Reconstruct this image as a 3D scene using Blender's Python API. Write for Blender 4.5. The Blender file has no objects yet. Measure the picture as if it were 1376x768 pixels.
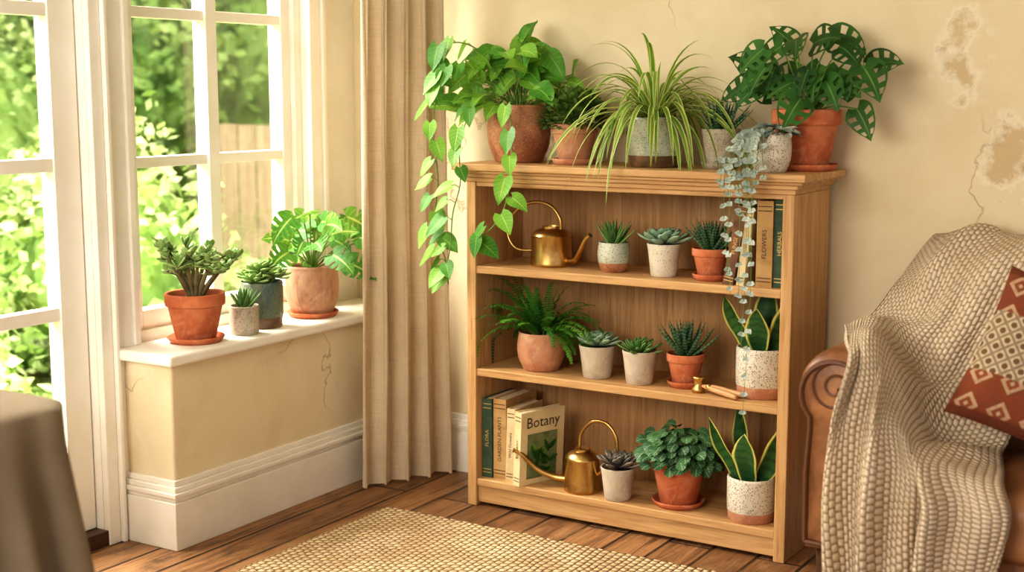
import bpy, bmesh, math, random
from mathutils import Vector, Matrix, noise
from math import sin, cos, pi, radians
def V(*a): return Vector(a)
def C(r,g,b):
    f=lambda c:(c/255/12.92) if c/255<=.04045 else ((c/255+.055)/1.055)**2.4
    return (f(r),f(g),f(b),1)
sc=bpy.context.scene
try: sc.view_settings.view_transform='Standard'
except Exception: pass
for lk in ('Medium High Contrast','Standard - Medium High Contrast'):
    try: sc.view_settings.look=lk; break
    except Exception: pass
# ------------------------------------------------------------ materials
class NT:
    def __init__(s,name):
        s.m=bpy.data.materials.new(name); s.m.use_nodes=True; s.t=s.m.node_tree
        s.b=s.t.nodes['Principled BSDF']; s.out=s.t.nodes['Material Output']
        s.tc=s.n('ShaderNodeTexCoord')
    def n(s,typ,**k):
        x=s.t.nodes.new(typ)
        for a,b in k.items(): setattr(x,a,b)
        return x
    def l(s,a,b): s.t.links.new(a,b)
    def set(s,sock,v):
        if hasattr(v,'is_linked') or isinstance(v,bpy.types.NodeSocket): s.l(v,sock)
        else: sock.default_value=v
    def mix(s,f,a,b,mode='MIX'):
        x=s.n('ShaderNodeMix',data_type='RGBA',blend_type=mode)
        s.set(x.inputs[0],f); s.set(x.inputs[6],a); s.set(x.inputs[7],b); return x.outputs[2]
    def math(s,op,a,b=0.0,c=0.0):
        x=s.n('ShaderNodeMath',operation=op); s.set(x.inputs[0],a); s.set(x.inputs[1],b); s.set(x.inputs[2],c); return x.outputs[0]
    def mapv(s,scale=(1,1,1),src='Object',rot=(0,0,0)):
        x=s.n('ShaderNodeMapping'); s.l(s.tc.outputs[src],x.inputs[0]); x.inputs['Scale'].default_value=scale; x.inputs['Rotation'].default_value=rot; return x.outputs[0]
    def noise(s,vec,scale,detail=4,rough=.55,dist=0):
        x=s.n('ShaderNodeTexNoise'); s.l(vec,x.inputs['Vector']); x.inputs['Scale'].default_value=scale
        x.inputs['Detail'].default_value=detail; x.inputs['Roughness'].default_value=rough; x.inputs['Distortion'].default_value=dist; return x.outputs[0]
    def vor(s,vec,scale,feature='F1'):
        x=s.n('ShaderNodeTexVoronoi',feature=feature); s.l(vec,x.inputs['Vector']); x.inputs['Scale'].default_value=scale; return x
    def ramp(s,f,a,b):
        x=s.n('ShaderNodeMapRange'); x.interpolation_type='SMOOTHSTEP'; s.l(f,x.inputs[0]); x.inputs[1].default_value=a; x.inputs[2].default_value=b; return x.outputs[0]
    def bump(s,h,st=.3,dist=.01):
        x=s.n('ShaderNodeBump'); s.l(h,x.inputs['Height']); x.inputs['Strength'].default_value=st; x.inputs['Distance'].default_value=dist; s.l(x.outputs[0],s.b.inputs['Normal'])
    def fin(s,col,rough=.6,metal=0,spec=.5):
        s.set(s.b.inputs['Base Color'],col); s.set(s.b.inputs['Roughness'],rough); s.b.inputs['Metallic'].default_value=metal
        s.b.inputs['Specular IOR Level'].default_value=spec; return s.m
def mat(name,c1,c2=None,scale=12,stretch=(1,1,1),rough=.6,metal=0,bump=0,bscale=60,speck=None,spec=.5,lo=.35,hi=.65,chalk=None):
    t=NT(name); v=t.mapv(stretch); col=c1
    if c2: col=t.mix(t.ramp(t.noise(v,scale,5,.6,.4),lo,hi),c1,c2)
    if chalk: col=t.mix(t.math('MULTIPLY',t.ramp(t.noise(v,scale*1.7,6,.7,.8),.52,.68),.5),col,chalk)
    if speck:
        for (sc_,ss,th) in speck:
            vo=t.vor(t.mapv(),ss); col=t.mix(t.ramp(vo.outputs['Distance'],th,th*.6),col,sc_)
    if bump: t.bump(t.noise(v,bscale,4),bump,.004)
    return t.fin(col,rough,metal,spec)
def leafmat(name,c1,c2,edge=None,mid=None,veins=None,rough=.48,trans=.25,scale=9,band=None):
    t=NT(name); col=t.mix(t.ramp(t.noise(t.mapv(),scale,3),.3,.7),c1,c2)
    sp=t.n('ShaderNodeSeparateXYZ'); t.l(t.tc.outputs['UV'],sp.inputs[0])
    s=t.math('ABSOLUTE',t.math('MULTIPLY_ADD',sp.outputs[0],2.0,-1.0))
    if band:
        w=t.math('SINE',t.math('ADD',t.math('MULTIPLY',sp.outputs[1],band[1]),t.math('MULTIPLY',t.noise(t.mapv(),30,3),6)))
        col=t.mix(t.math('MULTIPLY',t.ramp(w,.1,.8),band[2]),col,band[0])
    if veins:
        w=t.math('SINE',t.math('MULTIPLY_ADD',sp.outputs[1],veins[1],t.math('MULTIPLY',s,-9)))
        col=t.mix(t.math('MULTIPLY',t.ramp(w,.6,1.),.45),col,veins[0])
    if mid: col=t.mix(t.ramp(s,mid[1],mid[1]*.3),col,mid[0])
    if edge: col=t.mix(t.ramp(s,edge[1]-.08,edge[1]+.08),col,edge[0])
    t.bump(t.noise(t.mapv(),70,3),.2,.002)
    t.fin(col,rough,0,.25)
    if trans>0:
        tr=t.n('ShaderNodeBsdfTranslucent'); t.set(tr.inputs[0],t.mix(.4,col,C(180,206,70))); mx=t.n('ShaderNodeMixShader'); mx.inputs[0].default_value=trans
        t.l(t.b.outputs[0],mx.inputs[1]); t.l(tr.outputs[0],mx.inputs[2]); t.l(mx.outputs[0],t.out.inputs[0])
    return t.m
def wood(name,axis,c1,c2,c3,rough=.55):
    t=NT(name); st=[14,14,14]; st[axis]=1.1
    v=t.mapv(tuple(st)); n1=t.noise(v,2.2,6,.6,1.2); st2=[60,60,60]; st2[axis]=2.5
    n2=t.noise(t.mapv(tuple(st2)),2.,4,.6,.3); n3=t.noise(t.mapv(),2.5,2)
    col=t.mix(t.ramp(n1,.3,.7),c1,c2); col=t.mix(t.math('MULTIPLY',t.ramp(n2,.48,.72),.6),col,c3); col=t.mix(t.math('MULTIPLY',t.ramp(n3,.4,.7),.3),col,c2)
    t.bump(n2,.2,.002); return t.fin(col,rough,0,.35)
OAK=(C(206,166,116),C(184,141,92),C(144,102,62))
m_wx=wood('oak_horizontal',0,*OAK); m_wz=wood('oak_vertical',2,*OAK); m_wy=wood('oak_depth',1,*OAK)
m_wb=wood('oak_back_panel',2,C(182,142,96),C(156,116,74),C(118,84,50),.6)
def plaster(name,a,b,patches=()):
    t=NT(name); v=t.mapv(); n=t.noise(v,1.3,7,.62,.5); col=t.mix(t.ramp(n,.38,.66),a,b)
    n2=t.noise(v,4,6,.65); col=t.mix(t.math('MULTIPLY',t.ramp(n2,.5,.7),.45),col,C(212,193,158))
    n3=t.noise(t.mapv((1,1,.6)),2.2,6,.7,1.0); col=t.mix(t.math('MULTIPLY',t.ramp(n3,.58,.66),.35),col,C(238,227,203))
    vo=t.vor(t.mapv((1,1,1)),1.3,'DISTANCE_TO_EDGE')
    dv=t.n('ShaderNodeVectorMath',operation='ADD'); t.l(v,dv.inputs[0])
    nz=t.n('ShaderNodeTexNoise'); t.l(v,nz.inputs['Vector']); nz.inputs['Scale'].default_value=3.5; nz.inputs['Detail'].default_value=5
    sc_=t.n('ShaderNodeVectorMath',operation='SCALE'); t.l(nz.outputs[1],sc_.inputs[0]); sc_.inputs['Scale'].default_value=.55; t.l(sc_.outputs[0],dv.inputs[1]); t.l(dv.outputs[0],vo.inputs['Vector'])
    crack=t.math('MULTIPLY',t.ramp(vo.outputs['Distance'],.006,.001),t.ramp(t.noise(v,1.1,2),.46,.56))
    col=t.mix(t.math('MULTIPLY',crack,.5),col,C(160,132,94)); h=t.math('SUBTRACT',n2,crack)
    for (p,r,cc) in patches:
        d=t.n('ShaderNodeVectorMath',operation='DISTANCE'); t.l(v,d.inputs[0]); d.inputs[1].default_value=p
        dd=t.math('ADD',d.outputs['Value'],t.math('MULTIPLY_ADD',t.noise(v,10,6,.65),.26,-.13))
        rim=t.math('MULTIPLY',t.ramp(dd,r+.03,r),.45); col=t.mix(rim,col,C(238,228,207))
        col=t.mix(t.math('MULTIPLY',t.ramp(dd,r,r-.03),.85),col,cc); h=t.math('SUBTRACT',h,t.ramp(dd,r,r-.01))
    t.bump(h,.45,.006); return t.fin(col,.85,0,.2)
m_wall=plaster('plaster_cream',C(228,213,183),C(218,201,167),[((-.985,4.08,1.44),.055,C(198,174,134)),((-1.0,4.08,1.58),.05,C(202,180,142)),((-.83,4.08,1.21),.095,C(196,170,130)),((-.74,4.08,1.16),.075,C(184,154,112)),((-.62,4.08,1.5),.06,C(205,180,140))])
m_ledge=plaster('plaster_ledge',C(233,219,190),C(225,208,175))
m_white=mat('painted_white',C(241,236,226),C(235,229,216),5,rough=.5,bump=.05,bscale=20)
m_ceil=mat('ceiling_white',C(240,237,230),rough=.9)
def floor_mat():
    t=NT('old_floorboards'); sp=t.n('ShaderNodeSeparateXYZ'); t.l(t.tc.outputs['Object'],sp.inputs[0]); cb=t.n('ShaderNodeCombineXYZ'); t.l(sp.outputs[1],cb.inputs[0]); t.l(sp.outputs[0],cb.inputs[1])
    br=t.n('ShaderNodeTexBrick'); t.l(cb.outputs[0],br.inputs['Vector']); br.inputs['Scale'].default_value=1; br.inputs['Brick Width'].default_value=2.3; br.inputs['Row Height'].default_value=.145
    br.inputs['Mortar Size'].default_value=.006; br.inputs['Mortar Smooth'].default_value=.25; br.offset=.37; br.inputs['Bias'].default_value=0
    br.inputs['Color1'].default_value=C(160,116,76); br.inputs['Color2'].default_value=C(116,78,48); br.inputs['Mortar'].default_value=C(28,17,10)
    n=t.noise(t.mapv((26,1.6,10)),1.4,7,.7,1.2); col=t.mix(t.math('MULTIPLY',t.ramp(n,.42,.66),.8),br.outputs[0],C(80,51,29))
    n2=t.noise(t.mapv((5,1.5,5)),1.6,5,.65); col=t.mix(t.math('MULTIPLY',t.ramp(n2,.5,.72),.5),col,C(190,146,100))
    n4=t.noise(t.mapv((9,4,9)),1.3,6,.7); col=t.mix(t.math('MULTIPLY',t.ramp(n4,.52,.68),.7),col,C(66,42,26))
    kn=t.vor(t.mapv((6,1.8,5)),.8); col=t.mix(t.ramp(kn.outputs['Distance'],.10,.03),col,C(50,30,16))
    h=t.math('SUBTRACT',t.math('MULTIPLY',n,.4),br.outputs[1]); t.bump(h,.6,.005); return t.fin(col,t.math('MULTIPLY_ADD',n2,.35,.3))
m_floor=floor_mat()
def weave(name,a,b,dark,fu,fv,st,uvsrc='UV',rough=.95,dist=.006,stagger=True):
    t=NT(name); sp=t.n('ShaderNodeSeparateXYZ'); t.l(t.tc.outputs[uvsrc],sp.inputs[0])
    nz=t.math('MULTIPLY',t.noise(t.mapv(),22,3),.9)
    su=t.math('ABSOLUTE',t.math('SINE',t.math('ADD',t.math('MULTIPLY',sp.outputs[0],fu*pi),nz)))
    vv=t.math('MULTIPLY',sp.outputs[1],fv*pi)
    if stagger:
        fl=t.math('FLOOR',t.math('DIVIDE',t.math('ADD',t.math('MULTIPLY',sp.outputs[0],fu*pi),nz),pi)); vv=t.math('ADD',vv,t.math('MULTIPLY',fl,pi/2))
    sv=t.math('ABSOLUTE',t.math('SINE',t.math('ADD',vv,nz)))
    h=t.math('MULTIPLY',t.math('POWER',su,.6),t.math('POWER',sv,.6))
    col=t.mix(t.ramp(t.noise(t.mapv(),7,5),.35,.65),a,b); col=t.mix(t.ramp(t.noise(t.mapv((90,90,90)),1,2),.45,.7),col,b); col=t.mix(t.ramp(h,.6,.1),col,dark)
    t.bump(h,st,dist); return t.fin(col,rough,0,.1)
m_rug=weave('jute_weave',C(212,188,152),C(186,158,120),C(114,87,58),76,60,1.0,dist=.008)
m_blanket=weave('chunky_knit',C(226,208,184),C(214,194,168),C(166,140,112),44,84,.8,dist=.009)
def linen(name,a,b,rough=.9,tr=0):
    t=NT(name); n1=t.noise(t.mapv((3,3,160)),4,3); n2=t.noise(t.mapv((160,160,3)),4,3); col=t.mix(t.ramp(t.noise(t.mapv(),3,3),.3,.7),a,b)
    h=t.math('ADD',n1,n2); col=t.mix(t.math('MULTIPLY',t.ramp(h,.9,1.3),.3),col,C(120,104,82)); t.bump(h,.25,.002); t.fin(col,rough,0,.15)
    if tr:
        x=t.n('ShaderNodeBsdfTranslucent'); t.set(x.inputs[0],col); mx=t.n('ShaderNodeMixShader'); mx.inputs[0].default_value=tr
        t.l(t.b.outputs[0],mx.inputs[1]); t.l(x.outputs[0],mx.inputs[2]); t.l(mx.outputs[0],t.out.inputs[0])
    return t.m
m_curtain=linen('linen_curtain_cloth',C(220,201,172),C(206,186,156),tr=.15)
m_cloth=linen('linen_tablecloth',C(134,120,100),C(118,103,86))
m_leather=mat('worn_leather',C(164,114,76),C(112,70,42),4.5,rough=.42,bump=.3,bscale=24)
m_leatherd=mat('leather_piping',C(98,60,36),rough=.5)
m_dark=mat('dark_wood_and_hollow_shade',C(70,42,24),C(50,30,16),rough=.4)
m_brass=mat('aged_brass',C(214,180,116),C(176,136,78),9,rough=.3,metal=1)
m_terra=mat('terracotta',C(200,124,88),C(178,98,66),14,rough=.9,bump=.25,spec=.12,chalk=C(212,156,124))
m_terra2=mat('terracotta_rosy',C(202,152,120),C(180,122,92),10,rough=.9,bump=.25,spec=.12,chalk=C(214,178,150))
m_rust=mat('rust_glaze',C(188,134,98),C(148,92,62),11,rough=.6,bump=.25,speck=[(C(110,70,48),140,.28),(C(214,170,130),90,.18)])
m_marble=mat('weathered_clay',C(206,160,128),C(160,108,80),8,rough=.8,bump=.2,stretch=(1,1,.5),chalk=C(218,186,156))
m_cream=mat('cream_glaze',C(216,207,188),C(198,186,164),9,rough=.6,bump=.1,speck=[(C(150,128,98),150,.27)])
m_white_sp=mat('white_speckle_glaze',C(217,209,192),C(196,186,166),9,rough=.5,bump=.1,speck=[(C(120,98,74),170,.36),(C(100,80,60),100,.22)])
m_grey=mat('grey_stone',C(188,177,158),C(152,139,118),12,rough=.8,bump=.3,speck=[(C(112,98,78),170,.32)])
m_greyb=mat('pink_grey_clay',C(200,185,165),C(168,149,128),9,rough=.9,bump=.2,chalk=C(214,202,184))
m_teal=mat('teal_glaze',C(122,130,108),C(66,94,92),9,rough=.35,speck=[(C(70,66,50),150,.3)])
m_tealpale=mat('pale_teal_glaze',C(200,200,180),C(152,164,146),8,rough=.45,speck=[(C(124,106,80),160,.33)])
m_brownglaze=mat('brown_glaze',C(140,104,72),C(90,68,46),12,rough=.4)
m_soil=mat('potting_soil',C(62,42,28),C(40,26,17),60,rough=1,bump=.8,bscale=90)
m_paper=mat('book_pages',C(232,218,186),C(214,196,160),30,stretch=(8,1,.2),rough=.9)
m_gold=mat('gilt_print',C(214,180,108),rough=.4,metal=.4); m_ink=mat('dark_print',C(60,50,36),rough=.8)
m_stem=mat('stem_green',C(116,148,62),C(88,122,44),12,rough=.5); m_bark=mat('jade_bark',C(120,108,72),C(94,80,52),20,rough=.8)
l_pothos=leafmat('pothos_leaf',C(84,140,44),C(126,176,64),mid=(C(176,204,104),.07),veins=(C(150,190,88),44))
l_pothosd=leafmat('pothos_leaf_deep',C(52,112,34),C(86,146,50),mid=(C(140,180,80),.06),veins=(C(104,156,66),44))
l_adan=leafmat('adansonii_leaf',C(38,82,36),C(62,112,48),mid=(C(108,146,76),.06),trans=.12)
l_adand=leafmat('adansonii_leaf_deep',C(28,64,30),C(46,90,40),mid=(C(84,122,62),.06),trans=.1)
l_mons=leafmat('monstera_leaf',C(80,142,48),C(120,172,66),mid=(C(206,218,136),.12),veins=(C(178,204,114),40))
l_monsd=leafmat('monstera_leaf_deep',C(52,112,40),C(84,144,54),mid=(C(180,202,116),.1),veins=(C(120,168,82),40))
l_spider=leafmat('spider_plant_leaf',C(96,142,50),C(128,166,66),edge=(C(222,224,152),.64),trans=.3)
l_fern=leafmat('fern_leaf',C(56,124,38),C(104,164,58),trans=.25)
l_fernd=leafmat('fern_leaf_deep',C(38,96,32),C(66,130,44),trans=.2)
l_jade=leafmat('jade_leaf',C(100,140,72),C(150,180,108),edge=(C(172,180,116),.9),trans=.05,rough=.4)
l_sedum=leafmat('sedum_leaf',C(62,90,38),C(98,128,58),trans=.1)
l_echv=leafmat('echeveria_leaf',C(118,150,122),C(148,178,146),edge=(C(170,182,154),.9),trans=.05)
l_echd=leafmat('dark_echeveria_leaf',C(88,88,84),C(128,128,118),edge=(C(150,130,116),.85),trans=.05)
l_haw=leafmat('haworthia_leaf',C(40,76,44),C(66,104,62),band=(C(150,174,150),60,.35),trans=0)
l_aloe=leafmat('aloe_leaf',C(68,108,52),C(100,140,72),edge=(C(140,168,104),.9),trans=.05)
l_snake=leafmat('snake_plant_leaf',C(36,74,36),C(66,106,52),band=(C(26,54,30),46,.5),edge=(C(202,196,104),.84),trans=.06)
l_pep=leafmat('peperomia_leaf',C(48,88,52),C(84,130,80),veins=(C(154,180,144),26),mid=(C(154,180,144),.08),trans=.08)
l_pepd=leafmat('peperomia_leaf_deep',C(36,70,42),C(60,100,60),veins=(C(120,150,116),26),mid=(C(140,166,130),.08),trans=.06)
l_hearts=leafmat('string_of_hearts_leaf',C(128,142,134),C(190,197,188),mid=(C(100,118,106),.12),trans=.1)
m_fernstem=mat('fern_stem',C(96,120,44),rough=.6)
# ------------------------------------------------------------ mesh builder
class MB:
    def __init__(s): s.vs=[];s.uv=[];s.fs=[];s.ms=[];s.mats=[];s.M=Matrix.Identity(4)
    def v(s,p,uv=(0,0)): s.vs.append(tuple(s.M@Vector(p))); s.uv.append(uv); return len(s.vs)-1
    def f(s,idx,m):
        if m not in s.mats: s.mats.append(m)
        s.fs.append(idx); s.ms.append(s.mats.index(m))
    def box(s,x0,x1,y0,y1,z0,z1,m):
        i=[s.v((x,y,z),(x,y)) for z in(z0,z1) for y in(y0,y1) for x in(x0,x1)]
        for q in((0,2,3,1),(4,5,7,6),(0,1,5,4),(2,6,7,3),(0,4,6,2),(1,3,7,5)): s.f([i[k] for k in q],m)
    def build(s,name,loc=(0,0,0),smooth=True,bevel=0,parent=None,solid=0,sub=0,auto=None):
        if name.startswith('potted'):
            # keep foliage inside the space it grows in (room wall, shelf sides, shelf above, window pane)
            o=[]
            for (x,y,z) in s.vs:
                X,Y,Z=x+loc[0],y+loc[1],z+loc[2]
                if loc[0]<-2.8: X=max(X,-3.2+ (0.004*math.sin(Z*90)))
                elif loc[2]>1.1: Y=min(Y,4.066+.004*math.sin(X*90))
                else:
                    Y=min(Y,4.03)
                    if Y>3.735:
                        X=min(max(X,-2.45),-1.4); top=[.448,.79,1.06][0 if loc[2]<.2 else 1 if loc[2]<.6 else 2]; Z=min(Z,top)
                o.append((X-loc[0],Y-loc[1],Z-loc[2]))
            s.vs=o
        me=bpy.data.meshes.new(name); me.from_pydata(s.vs,[],s.fs)
        for m in s.mats: me.materials.append(m)
        me.polygons.foreach_set('material_index',s.ms); me.polygons.foreach_set('use_smooth',[smooth]*len(s.fs))
        uvl=me.uv_layers.new(name='UVMap'); 
        for lp in me.loops: uvl.data[lp.index].uv=s.uv[lp.vertex_index]
        me.update(); ob=bpy.data.objects.new(name,me); sc.collection.objects.link(ob); ob.location=loc
        if smooth and auto:
            try: me.set_sharp_from_angle(angle=radians(auto))
            except Exception: pass
        if solid: k=ob.modifiers.new('solid','SOLIDIFY'); k.thickness=solid; k.offset=0
        if bevel: k=ob.modifiers.new('bevel','BEVEL'); k.width=bevel; k.segments=3; k.limit_method='ANGLE'; k.angle_limit=radians(40)
        if sub: k=ob.modifiers.new('sub','SUBSURF'); k.levels=sub; k.render_levels=sub
        if parent: ob.parent=parent
        return ob
def empty(name,loc=(0,0,0)):
    e=bpy.data.objects.new(name,None); sc.collection.objects.link(e); e.location=loc; e.empty_display_size=.1; return e
def lathe(mb,prof,m,segs=36,c=(0,0)):
    rows=[]
    for p in prof:
        r,z=p[0],p[1]; rows.append([mb.v((c[0]+r*cos(2*pi*k/segs),c[1]+r*sin(2*pi*k/segs),z),(k/segs,z)) for k in range(segs)])
    for i in range(len(rows)-1):
        mm=prof[i+1][2] if len(prof[i+1])>2 else m
        for k in range(segs):
            k2=(k+1)%segs; mb.f([rows[i][k],rows[i][k2],rows[i+1][k2],rows[i+1][k]],mm)
    return rows
def cat(pts,n):
    pts=[Vector(p) for p in pts]; P=[pts[0]*2-pts[1]]+pts+[pts[-1]*2-pts[-2]]; out=[]
    for i in range(len(pts)-1):
        a,b,c,d=P[i:i+4]
        for k in range(n):
            t=k/n; out.append(.5*((2*b)+(c-a)*t+(2*a-5*b+4*c-d)*t*t+(3*b-a-3*c+d)*t**3))
    out.append(pts[-1]); return out
def tube(mb,pts,r,m,segs=8,cap=True):
    n=len(pts); rows=[]
    t0=(pts[1]-pts[0]).normalized(); a=t0.orthogonal().normalized()
    for i,p in enumerate(pts):
        t=(pts[min(i+1,n-1)]-pts[max(i-1,0)]).normalized(); a=(a-t*a.dot(t)).normalized(); b=t.cross(a)
        rr=r(i/(n-1)) if callable(r) else r
        rows.append([mb.v(p+a*cos(2*pi*k/segs)*rr+b*sin(2*pi*k/segs)*rr,(k/segs,i/n)) for k in range(segs)])
    for i in range(n-1):
        for k in range(segs): mb.f([rows[i][k],rows[i][(k+1)%segs],rows[i+1][(k+1)%segs],rows[i+1][k]],m)
    if cap: mb.f(rows[0][::-1],m); mb.f(rows[-1],m)
def ip(prof,t):
    for (a,b),(c,d) in zip(prof,prof[1:]):
        if t<=c: return b+(d-b)*((t-a)/(c-a) if c>a else 0)
    return prof[-1][1]
HEART=[(0,.45),(.08,.8),(.2,1),(.35,.98),(.55,.78),(.75,.45),(.9,.16),(1,0)]
OVATE=[(0,.05),(.1,.45),(.25,.82),(.45,1),(.65,.88),(.85,.48),(1,0)]
ROUND=[(0,.15),(.1,.6),(.3,.93),(.5,1),(.7,.95),(.88,.65),(1,.08)]
BLADE=[(0,.7),(.15,.95),(.5,1),(.8,.62),(1,0)]
AWL=[(0,1),(.3,.9),(.6,.62),(.85,.28),(1,0)]
SPOON=[(0,.4),(.3,.62),(.6,1),(.8,.92),(.93,.5),(1,.0)]
SNAKE=[(0,.45),(.2,.75),(.55,1),(.8,.72),(.94,.3),(1,0)]
def leaf(mb,base,d,n,L,W,prof,m,bend=.4,fold=.15,seg=8,lobe=0,hole=None,across=(-1,-.5,0,.5,1),wav=0,twist=0):
    d=d.normalized(); side=d.cross(n)
    if side.length<1e-4: side=d.orthogonal()
    side.normalize(); p=Vector(base); rows=[]; ph=random.random()*6
    for i in range(seg+1):
        t=i/seg; w=ip(prof,t)*W/2; nn=side.cross(d).normalized(); row=[]
        for s in across:
            q=p+side*(s*w)+nn*(fold*abs(s)*w+wav*W*s*s*sin(t*9+ph+(2 if s>0 else 0)))
            if lobe: q=q-d*(lobe*L*abs(s)**1.5*(1-t)**3)
            row.append(mb.v(q,(s*.5+.5,t)))
        rows.append(row); d=(d+V(0,0,-bend/seg)).normalized(); side=(side-d*side.dot(d)).normalized()
        if twist: side=(Matrix.Rotation(twist/seg,3,d)@side)
        p=p+d*(L/seg)
    for i in range(seg):
        for j in range(len(across)-1):
            if hole and hole(i,j): continue
            mb.f([rows[i][j],rows[i][j+1],rows[i+1][j+1],rows[i+1][j]],m)
def fat(mb,base,d,n,L,W,T,prof,m,bend=0,seg=6,k=8,cup=0):
    d=d.normalized(); side=d.cross(n).normalized(); p=Vector(base); rows=[]
    for i in range(seg+1):
        t=i/seg; e=ip(prof,t); w=max(e,.03)*W/2; th=max(e,.05)**.7*T/2; nn=side.cross(d).normalized(); r=[]
        for q in range(k):
            a=2*pi*q/k; s=cos(a); r.append(mb.v(p+side*(s*w)+nn*(sin(a)*th+cup*s*s*w),(s*.5+.5,t)))
        rows.append(r); d=(d+V(0,0,-bend/seg)).normalized(); p=p+d*(L/seg)
    for i in range(seg):
        for q in range(k): mb.f([rows[i][q],rows[i][(q+1)%k],rows[i+1][(q+1)%k],rows[i+1][q]],m)
    mb.f(rows[-1],m)
def dn(az,el): return V(cos(az)*cos(el),sin(az)*cos(el),sin(el)),V(-cos(az)*sin(el),-sin(az)*sin(el),cos(el))
def rosette(mb,z,n,L,W,T,prof,m,e0,e1,bend=0,c=(0,0),inner=.4,cup=0,r0=.012):
    for i in range(n):
        f=i/(n-1); az=i*2.39996+random.uniform(-.08,.08); el=radians(e0+(e1-e0)*f)+random.uniform(-.05,.05); d,nn=dn(az,el); s=1-(1-inner)*f
        fat(mb,V(c[0]+cos(az)*r0*(1-f),c[1]+sin(az)*r0*(1-f),z+f*T*.8),d,nn,L*s*random.uniform(.92,1.08),W*(.55+.45*s),T*(.6+.4*s),prof,m,bend,cup=cup)
def saucer(mb,R,m):
    lathe(mb,[(0,0),(R*.86,0),(R,.016),(R*.985,.02),(R*.94,.018),(R*.84,.006),(0,.006)],m)
def pot(mb,kind,D,H,m,m2=None,sauc=None):
    R=D/2; z0=0
    if sauc: saucer(mb,R*(.98 if kind!='rim' else .96),sauc); z0=.0065
    z=lambda f:z0+H*f
    m2=m2 or m
    if kind=='rim': pr=[(0,z(0)),(R*.62,z(0)),(R*.66,z(.02)),(R*.9,z(.72)),(R*.91,z(.735)),(R*.985,z(.745)),(R,z(.77)),(R*1.01,z(.97)),(R*.99,z(1)),(R*.92,z(1)),(R*.9,z(.97)),(R*.86,z(.8))]
    elif kind=='taper': pr=[(0,z(0)),(R*.72,z(0)),(R*.75,z(.02)),(R*.78,z(.12)),(R*.94,z(.8),m2),(R,z(.97),m2),(R*.98,z(1),m2),(R*.93,z(.99),m2),(R*.88,z(.8),m2)]
    elif kind=='round': pr=[(0,z(0)),(R*.7,z(0)),(R*.76,z(.03)),(R*.9,z(.22)),(R*.96,z(.32),m),(R,z(.5),m2),(R*1.0,z(.68),m2),(R*.96,z(.88),m2),(R*.93,z(.95),m2),(R*.95,z(1),m2),(R*.9,z(1),m2),(R*.87,z(.93),m2),(R*.87,z(.8),m2)]
    else: pr=[(0,z(0)),(R*.88,z(0)),(R*.93,z(.03)),(R*.96,z(.2)),(R*.985,z(.24),m),(R,z(.5),m2),(R*1.0,z(.95),m2),(R*.985,z(1),m2),(R*.93,z(1),m2),(R*.91,z(.95),m2),(R*.9,z(.8),m2)]
    lathe(mb,pr,m); r=pr[-1][0]; zs=z(.86); lathe(mb,[(r*1.03,zs),(r*.6,zs+.004),(0.001,zs+.007)],m_soil,24); return zs
def seed(n): random.seed(n)
# ------------------------------------------------------------ camera
th=radians(31.73); ph=radians(8.22)
F=V(-sin(th)*cos(ph),cos(th)*cos(ph),-sin(ph)); R=V(cos(th),sin(th),0); U=R.cross(F)
cam=bpy.data.cameras.new('camera'); co=bpy.data.objects.new('camera',cam); sc.collection.objects.link(co); sc.camera=co
co.matrix_world=Matrix(((R.x,U.x,-F.x,0),(R.y,U.y,-F.y,0),(R.z,U.z,-F.z,1.4),(0,0,0,1)))
cam.sensor_width=36; cam.lens=47.83; cam.clip_start=.05; cam.clip_end=200
cam.dof.use_dof=True; cam.dof.focus_distance=4.25; cam.dof.aperture_fstop=1.9
# ------------------------------------------------------------ room shell
LX=-3.22; BY=4.08
mb=MB(); mb.box(LX-.3,4.0,-3.2,BY+.2,-.1,0,m_floor); mb.build('floor',smooth=False)
mb=MB(); mb.box(LX-.15,4.0,-3.2,BY+.15,2.6,2.7,m_ceil); mb.build('ceiling',smooth=False)
mb=MB(); mb.box(LX-.15,4.0,BY,BY+.15,0,2.6,m_wall); mb.build('wall_back',smooth=False)
mb=MB()
for b in ((-3.2,1.83,0,2.6),(1.83,2.80,2.2,2.6),(2.80,2.95,0,2.6),(2.95,3.80,2.2,2.6),(2.95,3.80,0,.60),(3.80,BY,0,2.6)): mb.box(LX-.14,LX,b[0],b[1],b[2],b[3],m_white)
mb.build('wall_left',smooth=False)
mb=MB(); mb.box(LX,-3.0,2.89,BY,0,.575,m_ledge); mb.build('wall_ledge',smooth=False,bevel=.008)
mb=MB(); mb.box(LX,-2.965,2.855,BY,.575,.61,m_white); mb.build('trim_sill',smooth=False,bevel=.01)
def baseboard(name,x0,x1,y0,y1,nx,ny):
    mb=MB()
    for (a,z0,z1) in ((.024,0,.15),(.019,.15,.165),(.026,.165,.18),(.018,.18,.195),(.01,.195,.215)):
        mb.box(x0-(a if nx<0 else 0),x1+(a if nx>0 else 0),y0-(a if ny<0 else 0),y1+(a if ny>0 else 0),z0,z1,m_white)
    return mb.build(name,smooth=False,bevel=.003)
mb=MB()
for (a,z0,z1) in ((.024,0,.15),(.018,.15,.165),(.027,.165,.18),(.018,.18,.197),(.009,.197,.215)):
    mb.box(LX,-3.0+a,2.89-a,BY,z0,z1,m_white)
mb.build('baseboard_ledge',smooth=False,bevel=.003)
baseboard('baseboard_back',-2.97,4.0,BY,BY,0,-1)
t=NT('window_glass'); t.fin((1,1,1,1),.02); tr=t.n('ShaderNodeBsdfTransparent'); gl=t.n('ShaderNodeBsdfGlossy'); gl.inputs['Roughness'].default_value=.03
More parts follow.
